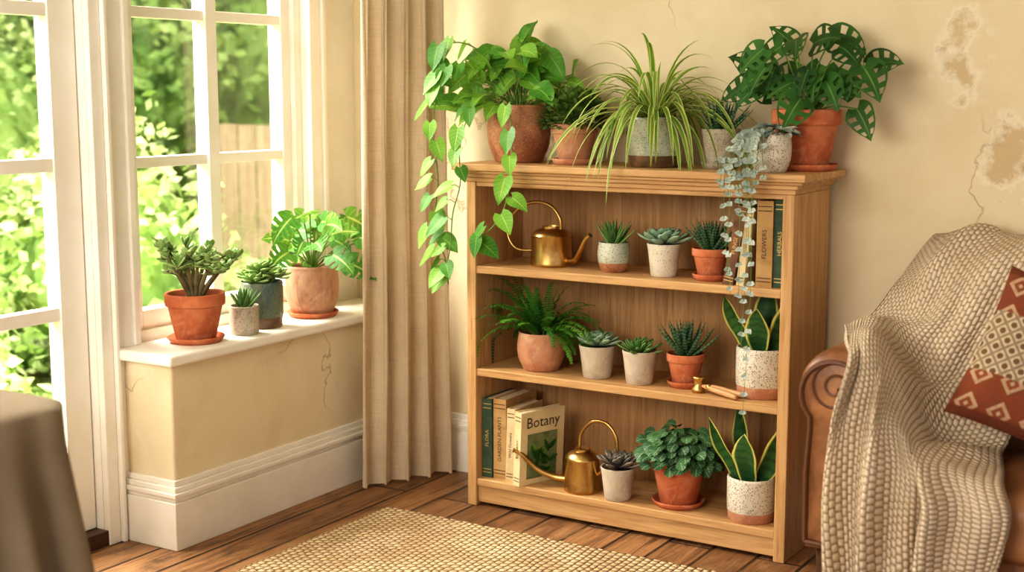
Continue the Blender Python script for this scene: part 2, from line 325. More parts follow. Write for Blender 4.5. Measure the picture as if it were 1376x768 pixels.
mx=t.n('ShaderNodeMixShader'); mx.inputs[0].default_value=.05; t.l(tr.outputs[0],mx.inputs[1]); t.l(gl.outputs[0],mx.inputs[2]); t.l(mx.outputs[0],t.out.inputs[0]); m_glass=t.m
mb=MB(); x0,x1=LX-.10,LX-.04
mb.box(x0-.02,x1+.02,2.95,2.99,.60,2.2,m_white); mb.box(x0-.02,x1+.02,3.765,3.80,.60,2.2,m_white)
mb.box(x0-.02,x1+.02,2.99,3.765,.60,.64,m_white); mb.box(x0-.02,x1+.02,2.99,3.765,2.14,2.2,m_white)
mb.box(x0,x1,2.99,3.03,.64,2.14,m_white); mb.box(x0,x1,3.72,3.765,.64,2.14,m_white); mb.box(x0,x1,3.03,3.72,.64,.70,m_white); mb.box(x0,x1,3.03,3.72,2.08,2.14,m_white)
mb.box(x0+.005,x1+.005,3.345,3.395,.70,2.08,m_white)
for z in (1.17,1.64): mb.box(x0+.012,x1-.005,3.03,3.72,z-.017,z+.017,m_white)
mb.box(x0+.03,x0+.034,3.0,3.75,.66,2.12,m_glass)
mb.build('window_1',smooth=False,bevel=.004)
mb=MB(); mb.box(LX,LX+.025,2.80,2.845,0,2.28,m_white); mb.box(LX,LX+.04,2.845,2.86,0,2.28,m_white); mb.box(LX,LX+.02,2.86,2.95,.0,2.28,m_white); mb.box(LX,LX+.03,2.93,2.955,.61,2.28,m_white)
mb.box(LX,LX+.025,3.80,3.86,.61,2.28,m_white); mb.box(LX,LX+.035,3.86,3.88,.61,2.28,m_white); mb.box(LX,LX+.03,2.80,3.88,2.2,2.28,m_white); mb.build('trim_window',smooth=False,bevel=.004)
mb=MB(); x0,x1=LX-.09,LX-.03
mb.box(x0,x1,2.70,2.795,.05,2.19,m_white); mb.box(x0,x1,1.84,1.94,.05,2.19,m_white); mb.box(x0,x1,1.94,2.70,.05,.31,m_white); mb.box(x0,x1,1.94,2.70,2.07,2.19,m_white)
mb.box(x0+.01,x1-.005,2.30,2.335,.31,2.07,m_white)
for z in (.735,1.18,1.63): mb.box(x0+.012,x1-.006,1.94,2.70,z-.02,z+.02,m_white)
mb.box(x0+.03,x0+.034,1.93,2.71,.3,2.08,m_glass)
mb.box(LX-.14,LX+.02,1.83,2.80,0,.048,m_dark)
mb.build('door_1',smooth=False,bevel=.004)
# ------------------------------------------------------------ bookshelf
mb=MB(); X0,X1,Y0,Y1=-2.49,-1.36,3.74,4.05
mb.box(X0,X0+.035,Y0,Y1,0,1.10,m_wz); mb.box(X1-.035,X1,Y0,Y1,0,1.10,m_wz)
mb.box(X0+.035,X1-.035,Y1-.012,Y1,.02,1.10,m_wb)
for z in (.095,.475,.822): mb.box(X0+.035,X1-.035,Y0+.004,Y1-.012,z-.026,z,m_wx)
mb.box(X0+.035,X1-.035,Y0+.012,Y0+.03,0.012,.069,m_wx); mb.box(X0+.035,X1-.035,Y0+.006,Y0+.02,1.085,1.10,m_wx)
mb.box(X0-.004,X1+.004,Y0-.004,Y1,1.10,1.115,m_wx); mb.box(X0-.014,X1+.014,Y0-.014,Y1,1.115,1.128,m_wx)
mb.box(X0-.024,X1+.03,Y0-.026,Y1+.004,1.128,1.138,m_wx); mb.box(X0-.034,X1+.044,Y0-.04,Y1+.01,1.138,1.16,m_wx)
mb.build('bookshelf',smooth=False,bevel=.0035)
# ------------------------------------------------------------ rug
mb=MB(); nx,ny=120,100; rx0,rx1,ry0,ry1=-2.69,-.95,2.05,3.545; seed(5)
rows=[]
for j in range(ny+1):
    row=[]
    for i in range(nx+1):
        u,w=i/nx,j/ny; e=.006*noise.noise(V(u*20,w*20,0))
        z=.018 if 0<i<nx and 0<j<ny else .004
        row.append(mb.v((rx0+(rx1-rx0)*u+e,ry0+(ry1-ry0)*w+e+(.004*sin(i*2.6) if j==ny else 0),z+.0015*noise.noise(V(u*9,w*9,3))),(u,w)))
    rows.append(row)
for j in range(ny):
    for i in range(nx): mb.f([rows[j][i],rows[j][i+1],rows[j+1][i+1],rows[j+1][i]],m_rug)
mb.build('jute_rug')
# ------------------------------------------------------------ curtain
mb=MB(); A=V(-2.895,3.695,0); B=V(-2.76,4.0,0); T=(B-A).normalized(); P=V(T.y,-T.x,0); ns,nz=240,34; rows=[]
for j in range(nz+1):
    f=j/nz; z=.012+2.4*f; row=[]
    for i in range(ns+1):
        s=i/ns; g=1+.16*(1-f)**2; a=2*pi*4.6*s+.7*sin(3.4*s+f*1.2+.5)+.35*noise.noise(V(s*3,f*1.6,0))
        p=A.lerp(B,.5+(s-.5)*g)+P*(.044*(1-.15*f)*sin(a)*(.8+.5*noise.noise(V(s*4,0,7))))+T*(.015*sin(2*a))+P*(.016*noise.noise(V(s*11,f*3,2)))
        row.append(mb.v((p.x,p.y,z),(s,f)))
    rows.append(row)
for j in range(nz):
    for i in range(ns): mb.f([rows[j][i],rows[j][i+1],rows[j+1][i+1],rows[j+1][i]],m_curtain)
mb.build('curtain')
mb=MB(); tube(mb,[V(-2.86,1.4,2.44),V(-2.86,4.06,2.44)],.014,m_brass,16); mb.build('curtain_rod')
# ------------------------------------------------------------ table + cloth
TX=-2.61
tab=empty('dining_table',(TX,1.31,0)); mb=MB(); mb.box(-.33,.33,-.57,.57,.715,.742,m_wx); mb.build('table_top',parent=tab,smooth=False,bevel=.01)
for k,(a,b) in enumerate(((-.28,-.5),(.28,-.5),(-.28,.5),(.28,.5))):
    mb=MB(); mb.box(a-.03,a+.03,b-.03,b+.03,0,.715,m_wz); mb.build('leg_%d'%(k+1),parent=tab,smooth=False,bevel=.004)
mb=MB(); n=360; hx,hy,rc=.35,.60,.10
def rr(t_,off):
    per=[(hx-rc,hy-rc),(-(hx-rc),hy-rc),(-(hx-rc),-(hy-rc)),(hx-rc,-(hy-rc))]; L1=2*(hy-rc);L2=2*(hx-rc);q=pi/2*rc
    tot=2*(L1+L2)+4*q; s=t_*tot
    segs=[('a',0,per[0],0),('l',L2,(hx-rc,hy),(-1,0)),('a',0,per[1],pi/2),('l',L1,(-hx,hy-rc),(0,-1)),('a',0,per[2],pi),('l',L2,(-(hx-rc),-hy),(1,0)),('a',0,per[3],1.5*pi),('l',L1,(hx,-(hy-rc)),(0,1))]
    for k,(ty,L,p,d) in enumerate(segs):
        ln=q if ty=='a' else L
        if s<=ln+1e-9:
            if ty=='a': an=d+s/rc; return V(p[0]+(rc+off)*cos(an),p[1]+(rc+off)*sin(an),0)
            nrm={1:(0,1),3:(-1,0),5:(0,-1),7:(1,0)}[k]; return V(p[0]+d[0]*s+nrm[0]*off,p[1]+d[1]*s+nrm[1]*off,0)
        s-=ln
    return V(hx+off,hy-rc,0)
rings=[]
for (sc_,z) in ((.0,.75),(.5,.75),(.9,.75),(.98,.749)): rings.append([mb.v((rr(k/n,0)*sc_+V(0,0,z)),(k/n,z)) for k in range(n)])
for j in range(1,19):
    f=j/18; z=.748-.68*f; 
    if j==1: z=.738
    rings.append([mb.v((rr(k/n,.008+.13*f*(.7+.3*noise.noise(V(cos(2*pi*k/n)*3,sin(2*pi*k/n)*3,0)))+.035*min(1,f*1.6)*sin(2*pi*k/n*24+1.2*sin(k/n*31)))+V(0,0,z)),(k/n,z)) for k in range(n)])
for a,b in zip(rings,rings[1:]):
    for k in range(n): mb.f([a[k],a[(k+1)%n],b[(k+1)%n],b[k]],m_cloth)
mb.build('tablecloth',(TX,1.31,0))
# ------------------------------------------------------------ sofa
sofa=empty('leather_sofa',(-.1,3.7,0))
def loft(mb,outline,ys,scales,cen,m):
    rows=[]
    for y,s in zip(ys,scales): rows.append([mb.v((cen[0]+(x-cen[0])*s,y,cen[1]+(z-cen[1])*s),(k/len(outline),y)) for k,(x,z) in enumerate(outline)])
    n=len(outline)
    for a,b in zip(rows,rows[1:]):
        for k in range(n): mb.f([a[k],a[(k+1)%n],b[(k+1)%n],b[k]],m)
    mb.f(rows[0][::-1],m); mb.f(rows[-1],m)
def arm(name,x,sg):
    mb=MB(); o=[]
    for k in range(25):
        a=radians(225-270*k/24); o.append((x+sg*(.1*cos(a)-.0),.635+.098*sin(a)))
    out=[(x-sg*.075,.19)]+[(x-sg*.078,.40)]+[(x-sg*.07,.53)]+o+[(x+sg*.07,.52),(x+sg*.08,.40),(x+sg*.08,.19)]
    loft(mb,out,[3.365,3.37,3.385,3.42,3.98,4.0],[.86,.93,.985,1,1,.96],(x,.45),m_leather)
    c=[V(x+(px-x)*.9,3.362,.45+(pz-.45)*.9) for px,pz in out]; tube(mb,c+[c[0]],.007,m_leatherd,6)
    sp=[V(x+sg*cos(a*.5)*(.075-.0012*a*2.2),3.364,.635+sin(a*.5)*(.075-.0026*a)) for a in [q*.5 for q in range(52)]]
    tube(mb,sp,.004,m_leatherd,5)
    ob=mb.build(name,auto=50); ob.parent=sofa; ob.matrix_parent_inverse=Matrix.Translation((.1,-3.7,0)); return ob
arm('arm_1',-1.10,1); arm('arm_2',.90,-1)
def cushion(name,c,s,puff,m,e=.04,pw=(0,0,1)):
    bm=bmesh.new(); bmesh.ops.create_cube(bm,size=2)
    bmesh.ops.subdivide_edges(bm,edges=bm.edges[:],cuts=9,use_grid_fill=True)
    for v in bm.verts:
        x,y,z=v.co
        q=V(x*s[0],y*s[1],z*s[2]); k=V(max(-s[0]+e,min(s[0]-e,q.x)),max(-s[1]+e,min(s[1]-e,q.y)),max(-s[2]+e,min(s[2]-e,q.z)))
        dd=q-k; q=k+(dd.normalized()*e if dd.length>1e-6 else dd)
        q+=V(pw[0]*x*(1-y*y)*(1-z*z),pw[1]*y*(1-x*x)*(1-z*z),pw[2]*z*(1-x*x)*(1-y*y))*puff
        q+=V(1,1,1)*.004*noise.noise(q*9)
        v.co=q
    me=bpy.data.meshes.new(name); bm.to_mesh(me); bm.free(); me.materials.append(m)
    for p in me.polygons: p.use_smooth=True
    ob=bpy.data.objects.new(name,me); sc.collection.objects.link(ob); ob.parent=sofa; ob.location=(c[0]+.1,c[1]-3.7,c[2]); k=ob.modifiers.new('s','SUBSURF'); k.levels=1; k.render_levels=1
    return ob
cushion('seat_cushion_1',(-.555,3.60,.335),(.46,.275,.085),.03,m_leather,.05)
cushion('seat_cushion_2',(.365,3.60,.335),(.455,.275,.085),.03,m_leather,.05)
cushion('back_rest',(-.1,3.96,.59),(.96,.085,.36),.0,m_leather,.07)
cushion('back_cushion_1',(-.555,3.85,.60),(.46,.08,.21),.02,m_leather,.06,(0,1,0))
cushion('back_cushion_2',(.365,3.85,.60),(.455,.08,.21),.02,m_leather,.06,(0,1,0))
cushion('base_frame',(-.1,3.69,.23),(1.0,.31,.045),0,m_leather,.02)
for k,(x,y) in enumerate(((-1.12,3.43),(.92,3.43),(-1.12,3.97),(.92,3.97))):
    mb=MB(); lathe(mb,[(0,0),(.02,0),(.026,.03),(.022,.06),(.034,.14),(.036,.2),(0,.2)],m_dark,20,(x,y)); ob=mb.build('foot_%d'%(k+1)); ob.parent=sofa; ob.matrix_parent_inverse=Matrix.Translation((.1,-3.7,0))
rowsC=[
 [(-1.0,4.06,.86),(-.92,4.06,.84),(-.80,4.06,.85),(-.66,4.06,.84),(-.50,4.06,.86)],
 [(-1.02,3.99,.975),(-.93,4.0,1.0),(-.80,3.98,1.0),(-.66,3.98,.995),(-.48,3.98,.99)],
 [(-1.06,3.90,.91),(-.97,3.84,.93),(-.84,3.82,.94),(-.69,3.80,.94),(-.50,3.80,.93)],
 [(-1.12,3.87,.79),(-1.02,3.77,.78),(-.90,3.72,.78),(-.76,3.71,.79),(-.58,3.71,.78)],
 [(-1.18,3.78,.74),(-1.08,3.72,.76),(-.96,3.67,.68),(-.84,3.66,.60),(-.68,3.66,.59)],
 [(-1.165,3.64,.745),(-1.08,3.62,.765),(-.98,3.59,.66),(-.88,3.58,.50),(-.72,3.58,.47)],
 [(-1.12,3.50,.75),(-1.05,3.48,.755),(-.97,3.46,.66),(-.88,3.45,.51),(-.69,3.45,.455)],
 [(-1.065,3.345,.715),(-1.01,3.34,.68),(-.95,3.325,.60),(-.87,3.32,.50),(-.67,3.32,.445)],
 [(-1.085,3.31,.56),(-1.02,3.29,.55),(-.93,3.265,.50),(-.82,3.26,.42),(-.65,3.27,.38)],
 [(-1.10,3.30,.38),(-1.02,3.27,.37),(-.93,3.245,.35),(-.82,3.25,.31),(-.665,3.26,.28)],
 [(-1.08,3.29,.20),(-1.01,3.27,.17),(-.93,3.25,.16),(-.82,3.25,.17),(-.70,3.27,.17)]]
colsI=[cat(r,14) for r in rowsC]; nc=len(colsI[0])
full=[cat([r[k] for r in colsI],13) for k in range(nc)]; nr=len(full[0])
mb=MB(); G=[]
for j in range(nr):
    f=j/(nr-1); row=[]
    for k in range(nc):
        s=k/(nc-1); p=full[k][j].copy(); w=min(1,max(0,(f-.58)/.18)); sd=s+.16*(f-.6)
        fold=max(0,sin(sd*19+1.6*sin(f*5)))**1.4*.065+.014*sin(sd*43+f*5)
        p.y-=w*fold; p.x+=w*.014*sin(sd*19+1)
        w2=1-w; n_=noise.noise(V(s*5,f*9,1)); p.z+=.016*w2*max(-.3,n_)+w2*.012*max(-.4,sin(s*13+f*26+2*noise.noise(V(s*3,f*4,9)))); p.y-=.024*w2*abs(noise.noise(V(s*6,f*7,5)))
        row.append(mb.v(p,(s,f)))
    G.append(row)
for j in range(nr-1):
    for k in range(nc-1): mb.f([G[j][k],G[j][k+1],G[j+1][k+1],G[j+1][k]],m_blanket)
seed(8)
for k in range(0,nc):
    p=Vector(mb.vs[G[-1][k]])
    for q in range(2):
        a=p+V(random.uniform(-.006,.006),0,.003); tube(mb,[a,a+V(random.uniform(-.004,.004),-.003,-.03),a+V(random.uniform(-.008,.008),0,-.06)],.0022,m_blanket,5)
mb.build('throw_blanket',solid=.012)
def kilim():
    t=NT('kilim_weave'); sp=t.n('ShaderNodeSeparateXYZ'); t.l(t.tc.outputs['UV'],sp.inputs[0]); u,v=sp.outputs[0],sp.outputs[1]
    d1=t.math('ABSOLUTE',t.math('SINE',t.math('MULTIPLY',t.math('ADD',u,v),30))); d2=t.math('ABSOLUTE',t.math('SINE',t.math('MULTIPLY',t.math('SUBTRACT',u,v),30)))
    lat=t.ramp(t.math('MINIMUM',d1,d2),.3,.36); dot=t.ramp(t.math('MULTIPLY',d1,d2),.66,.72)
    panel=t.mix(lat,C(146,128,106),C(198,180,150)); panel=t.mix(dot,panel,C(116,88,68))
    fu=t.math('ABSOLUTE',t.math('SUBTRACT',t.math('FRACT',t.math('MULTIPLY',u,5)),.5)); fv=t.math('ABSOLUTE',t.math('SUBTRACT',t.math('FRACT',t.math('MULTIPLY_ADD',v,5,.1)),.5))
    dm=t.math('ADD',fu,fv); band=t.mix(t.ramp(dm,.40,.36),C(130,70,48),C(184,152,122)); band=t.mix(t.ramp(dm,.25,.21),band,C(140,78,54)); band=t.mix(t.ramp(dm,.1,.06),band,C(188,160,130))
    inb=t.math('MULTIPLY',t.ramp(v,.30,.305),t.ramp(v,.70,.695))
    b2=t.mix(t.math('ADD',t.ramp(v,.06,.05),t.ramp(v,.94,.95)),band,C(114,62,46)); col=t.mix(inb,b2,panel)
    col=t.mix(t.math('MULTIPLY',t.ramp(t.noise(t.mapv(),60,4),.45,.65),.25),col,C(100,74,56))
    h=t.math('MULTIPLY',t.math('ABSOLUTE',t.math('SINE',t.math('MULTIPLY',u,220))),t.math('ABSOLUTE',t.math('SINE',t.math('MULTIPLY',v,220)))); t.bump(h,.5,.003)
    return t.fin(col,.95,0,.1)
m_kil=kilim(); mb=MB(); N=28; 
for sg in (1,-1):
    g=[]
    for j in range(N+1):
        r=[]
        for i in range(N+1):
            u=i/N*2-1; w=j/N*2-1; x=.21*u*(1-.06*(1-w*w)); y=.21*w*(1-.06*(1-u*u)); z=sg*.075*(max(0,(1-u**4)*(1-w**4)))**.55
            r.append(mb.v((x,y,z+.004*noise.noise(V(x*12,y*12,sg))),(i/N,j/N)))
        g.append(r)
    for j in range(N):
        for i in range(N):
            q=[g[j][i],g[j][i+1],g[j+1][i+1],g[j+1][i]]; mb.f(q if sg>0 else q[::-1],m_kil)
pil=mb.build('throw_pillow',(-.595,3.575,.70)); pil.rotation_euler=(Matrix.Rotation(radians(10),4,'Z')@Matrix.Rotation(radians(68),4,'X')@Matrix.Rotation(radians(-20),4,'Z')).to_euler()
# ------------------------------------------------------------ books
def txt(mb,s,size,M,m):
    cu=bpy.data.curves.new('t','FONT'); cu.body=s; cu.size=size; cu.align_x='CENTER'; cu.align_y='CENTER'; cu.resolution_u=2
    ob=bpy.data.objects.new('t',cu); sc.collection.objects.link(ob); dg=bpy.context.evaluated_depsgraph_get(); me=bpy.data.meshes.new_from_object(ob.evaluated_get(dg))
    old=mb.M; mb.M=old@M; b=[mb.v(v.co) for v in me.vertices]; mb.M=old
    for p in me.polygons: mb.f([b[i] for i in p.vertices],m)
    bpy.data.objects.remove(ob); bpy.data.meshes.remove(me)
def book(mb,x,y,z,w,h,d,mc,lean=0,yaw=0,title=None,tm=None):
    mb.M=Matrix.Translation((x,y,z))@Matrix.Rotation(radians(yaw),4,'Z')@Matrix.Rotation(radians(lean),4,'Y')
    mb.box(0,.003,0,d,0,h,mc); mb.box(w-.003,w,0,d,0,h,mc); mb.box(.003,w-.003,0,.004,0,h,mc); mb.box(.003,w-.003,.004,d-.004,.004,h-.004,m_paper)
    tm=tm or m_gold
    for q in (.06,.10,.88,.93): mb.box(.003,w-.003,-.0006,0,h*q,h*q+.0025,tm)
    if title: txt(mb,title,min(w*.5,.02),Matrix.Translation((w/2,-.001,h*.5))@Matrix.Rotation(radians(90),4,'X')@Matrix.Rotation(radians(90),4,'Z'),tm)
bk_g=mat('cloth_green',C(64,88,68),C(50,72,56),30,rough=.8,bump=.1,bscale=200); bk_t=mat('cloth_tan',C(190,154,102),C(168,130,80),12,rough=.85); bk_b=mat('cloth_beige',C(218,198,156),C(202,176,130),12,rough=.85)
bk_c=mat('cover_cream',C(228,208,162),C(214,190,142),8,rough=.7); bk_r=mat('cloth_russet',C(128,90,64),C(96,62,44),20,rough=.85)
mb=MB(); y=3.775; z=.095
book(mb,-2.452,y,z,.038,.272,.19,bk_g,title='FLORA'); book(mb,-2.411,y+.005,z,.05,.275,.2,bk_t,title='GARDEN PLANTS',tm=m_ink); book(mb,-2.357,y-.005,z,.032,.25,.18,bk_b,1.5,title='Wild Flowers',tm=m_ink)
book(mb,-2.312,y-.03,z,.032,.252,.19,bk_c,3,-19,title='BOTANY',tm=m_ink)
M0=mb.M.copy()
RR=Matrix.Rotation(radians(90),4,'Z')@Matrix.Rotation(radians(90),4,'X')
txt(mb,'Botany',.052,Matrix.Translation((.033,.095,.212))@RR,m_ink)
seed(3)
mb.M=M0@Matrix.Translation((.0322,.095,.085))@RR
mb.box(-.065,.065,-.065,.09,-.0008,0.0004,mat('cover_plate',C(128,134,88),C(92,108,66),20,rough=.8))
for k in range(22):
    a=random.uniform(.3,2.8); leaf(mb,V(random.uniform(-.035,.035),random.uniform(-.055,.03),.001),V(cos(a),sin(a),0),V(0,0,1),random.uniform(.035,.055),.016,OVATE,l_adan if k%3 else l_pothos,0,0,5)
mb.M=Matrix.Identity(4); mb.build('books',smooth=False)
mb=MB(); z=.822
book(mb,-1.432,3.775,z,.036,.262,.19,bk_g,title='HERBALS'); book(mb,-1.484,3.77,z,.05,.255,.19,bk_t,title='FLOWERS',tm=m_ink); book(mb,-1.545,3.768,z,.024,.235,.18,bk_b,7,title='MOSSES',tm=m_ink); book(mb,-1.588,3.765,z,.034,.245,.18,bk_r,10,title='FUNGI')
mb.M=Matrix.Identity(4); mb.build('books',smooth=False)
# ------------------------------------------------------------ watering cans
def can(name,loc,D,H,handle,spout,spr):
    mb=MB(); R=D/2
    lathe(mb,[(0,0),(R*.97,0),(R,.006),(R*.98,H*.1),(R*.93,H*.78),(R*.95,H*.8),(R*.9,H*.86),(R*.7,H*.95),(R*.45,H),(R*.45,H*1.05),(R*.42,H*1.05),(R*.4,H*.98)],m_brass,48)
    lathe(mb,[(R*.41,H*.985),(0.001,H*.96)],m_dark,24)  # dark disc in the neck stands in for shade inside the can
    tube(mb,cat(handle,10),.0055,m_brass,10); tube(mb,cat(spout,10),lambda t_:spr*(1-t_)+.0055*t_+(.003 if t_>.96 else 0),m_brass,14)
    return mb.build(name,loc,auto=50)
can('watering_can',(-2.245,3.88,.822),.14,.125,[(-.06,0,.045),(-.13,-.01,.05),(-.165,-.01,.10),(-.145,-.005,.165),(-.08,0,.205),(-.01,0,.20),(.03,0,.16),(.035,0,.115)],[(.06,0,.02),(.10,-.02,.025),(.13,-.04,.06),(.155,-.05,.10),(.175,-.055,.115)],.012)
can('watering_can',(-2.085,3.81,.095),.12,.135,[(-.01,0,.13),(-.005,0,.19),(.035,0,.235),(.09,0,.235),(.125,0,.19),(.12,0,.12),(.055,0,.06)],[(-.05,0,.03),(-.10,-.015,.035),(-.15,-.04,.06),(-.19,-.07,.11),(-.215,-.085,.125)],.012)
mb=MB(); wd=mat('pale_wood_handle',C(208,160,112),C(186,134,88),9,rough=.5)
lathe(mb,[(0,0),(.02,0),(.022,.012),(.014,.02),(.015,.04),(.02,.045),(.018,.05),(0,.05)],m_brass,20,(-.075,0))
tube(mb,cat([(-.06,0,.022),(-.02,-.005,.018),(.03,-.012,.014),(.08,-.02,.01)],6),lambda t_:.005+.004*sin(t_*2.6),wd,10)
tube(mb,cat([(-.06,0,.022),(-.02,.005,.022),(.03,.012,.016),(.085,.012,.012)],6),lambda t_:.005+.004*sin(t_*2.6),wd,10)
tube(mb,[V(-.035,-.01,.02),V(-.03,.012,.024)],.008,m_brass,12)
o=mb.build('garden_secateurs',(-1.60,3.785,.475)); o.rotation_euler=(0,0,radians(-12))
# ------------------------------------------------------------ plants
pk=lambda a,b,p=.45: b if random.random()<p else a
def vine(mb,pts,n,L,W,prof,stem=.0022,lobe=.2,start=.15,pet=.03):
    c=cat(pts,14); tube(mb,c,stem,m_stem,6)
    for k in range(n):
        f=start+(1-start)*(k+.5)/n; p=c[min(len(c)-1,int(f*(len(c)-1)))]
        az=random.uniform(-pi*.95,-.05*pi); d,nn=dn(az,random.uniform(-.9,.1)); q=p+V(d.x,d.y,.3)*pet
        tube(mb,[p,(p+q)/2+V(0,0,pet*.2),q],stem*.6,m_stem,5); s=random.uniform(.65,1.1)
        hv=V(random.uniform(-.3,.3),-1,.6).normalized(); nn=(nn*.5+hv).normalized()
        leaf(mb,q,V(d.x*.9,d.y*.4,random.uniform(-1.1,-.25)),nn,L*s,W*s,prof,pk(l_pothos,l_pothosd,.3),.3,.14,8,lobe,wav=.02)
seed(11); mb=MB(); zs=pot(mb,'round',.212,.19,m_rust); lx,ly,lz=-2.375,3.885,1.16
for k in range(66):
    az=random.uniform(0,2*pi); el=random.uniform(.05,1.5); r=random.uniform(.10,.22); d,nn=dn(az,el)
    tip=V(cos(az)*cos(el)*r*1.1,sin(az)*cos(el)*r*.7-.01,zs+.0+sin(el)*r*1.15); b=V(random.uniform(-.03,.03),random.uniform(-.03,.03),zs)
    tube(mb,cat([b,b.lerp(tip,.5)+V(0,0,.03),tip],5),.0018,m_stem,5)
    s=random.uniform(.6,1.1); ld=V(cos(az)+random.uniform(-.7,.7),sin(az)*.5+random.uniform(-.6,.1),random.uniform(-.6,.9))
    leaf(mb,tip,ld,(V(random.uniform(-.6,.6),-1.0,.6)+nn*.4).normalized(),.105*s,.07*s,HEART,pk(l_pothos,l_pothosd),.7,.28,9,.2,wav=.05)
rel=lambda P:[(a-lx,b-ly,c-lz) for a,b,c in P]
vine(mb,rel([(-2.42,3.86,1.37),(-2.50,3.78,1.47),(-2.575,3.72,1.43),(-2.60,3.71,1.27),(-2.575,3.70,1.1),(-2.585,3.69,.95),(-2.54,3.69,.84),(-2.53,3.69,.76)]),17,.084,.064,HEART)
vine(mb,rel([(-2.41,3.84,1.36),(-2.46,3.74,1.34),(-2.47,3.675,1.22),(-2.46,3.66,1.1),(-2.49,3.66,1.0),(-2.50,3.66,.90),(-2.52,3.66,.80)]),10,.082,.06,HEART)
vine(mb,rel([(-2.36,3.84,1.36),(-2.32,3.74,1.35),(-2.27,3.67,1.22),(-2.265,3.65,1.1),(-2.30,3.65,1.0),(-2.37,3.65,.93),(-2.41,3.65,.90)]),9,.09,.064,HEART)
vine(mb,rel([(-2.42,3.9,1.37),(-2.5,3.85,1.52),(-2.58,3.78,1.55),(-2.63,3.75,1.46),(-2.62,3.74,1.38)]),7,.085,.064,HEART)
mb.build('potted_pothos',(lx,ly,lz))
seed(12); mb=MB(); zs=pot(mb,'rim',.152,.125,m_terra2,sauc=m_terra2)
for k in range(1100):
    az=random.uniform(0,2*pi); el=math.asin(random.uniform(-.15,1)); r=random.uniform(.7,1.08); p=V(cos(az)*cos(el)*.105*r,sin(az)*cos(el)*.10*r,zs+.02+sin(el)*.095*r); d,nn=dn(az+random.uniform(-.8,.8),el+random.uniform(-.5,.6))
    leaf(mb,p,d,nn,.022,.016,ROUND,l_sedum,.2,.1,4,across=(-1,0,1))
for k in range(40):
    az=random.uniform(0,2*pi); el=random.uniform(.3,1.5); d,_=dn(az,el); tube(mb,[V(0,0,zs),V(0,0,zs)+d*.09],.002,m_stem,5)
mb.build('potted_sedum',(-2.15,3.86,1.16))
seed(13); mb=MB(); zs=pot(mb,'cyl',.172,.155,m_brownglaze,m_tealpale)
for k in range(125):
    az=random.uniform(0,2*pi); el=random.uniform(.7,1.5); d,nn=dn(az,el); L=random.uniform(.28,.47)
    if sin(az)>.2: L*=.66; el=max(el,1.15); d,nn=dn(az,el)
    leaf(mb,V(cos(az)*.02,sin(az)*.02,zs),d,nn,L,.0165,BLADE,l_spider,random.uniform(2.0,4.2),.35,14,across=(-1,-.4,.4,1),twist=random.uniform(-.5,.5))
mb.build('potted_spider_plant',(-1.868,3.87,1.16))
def rosplant(name,loc,kind,D,H,m,m2,sauc,typ,s,sd):
    seed(sd); mb=MB(); zs=pot(mb,kind,D,H,m,m2,sauc)
    if typ=='haw_tall': rosette(mb,zs,34,.11*s,.018*s,.01*s,AWL,l_haw,30,86,-.3,inner=.8)
    if typ=='aloe': rosette(mb,zs,24,.09*s,.02*s,.011*s,AWL,l_aloe,40,86,-.2,inner=.8)
    if typ=='agave': rosette(mb,zs,40,.075*s,.022*s,.008*s,SPOON,l_aloe,12,84,-.2,inner=.55,cup=.2)
    if typ=='ech': rosette(mb,zs+.012,44,.078*s,.036*s,.010*s,SPOON,l_echv,4,80,-.35,inner=.35,cup=.25)
    if typ=='echd': rosette(mb,zs+.012,40,.078*s,.03*s,.010*s,SPOON,l_echd,8,80,-.35,inner=.35,cup=.25)
    return mb.build(name,loc)
rosplant('potted_haworthia',(-1.652,3.885,1.16),'taper',.12,.115,m_grey,None,m_grey,'haw_tall',1.05,21)
rosplant('potted_aloe',(-2.0,3.855,.822),'round',.104,.095,m_rust,m_tealpale,None,'aloe',1.0,22)
rosplant('potted_echeveria',(-1.816,3.84,.822),'taper',.107,.103,m_cream,None,None,'ech',1.12,23)
rosplant('potted_haworthia',(-1.657,3.84,.822),'rim',.118,.092,m_terra,None,m_terra,'haw_tall',.98,24)
rosplant('potted_echeveria',(-2.046,3.835,.475),'taper',.12,.107,m_greyb,None,None,'ech',1.0,25)
rosplant('potted_agave',(-1.888,3.825,.475),'taper',.112,.107,m_greyb,None,None,'agave',1.0,26)
rosplant('potted_haworthia',(-1.745,3.86,.475),'rim',.12,.10,m_terra,None,m_terra,'haw_tall',1.15,27)
rosplant('potted_dark_echeveria',(-1.943,3.79,.095),'taper',.112,.107,m_greyb,None,None,'echd',1.05,28)
rosplant('potted_aloe',(-3.045,3.265,.61),'cyl',.096,.095,m_grey,None,None,'aloe',.85,29)
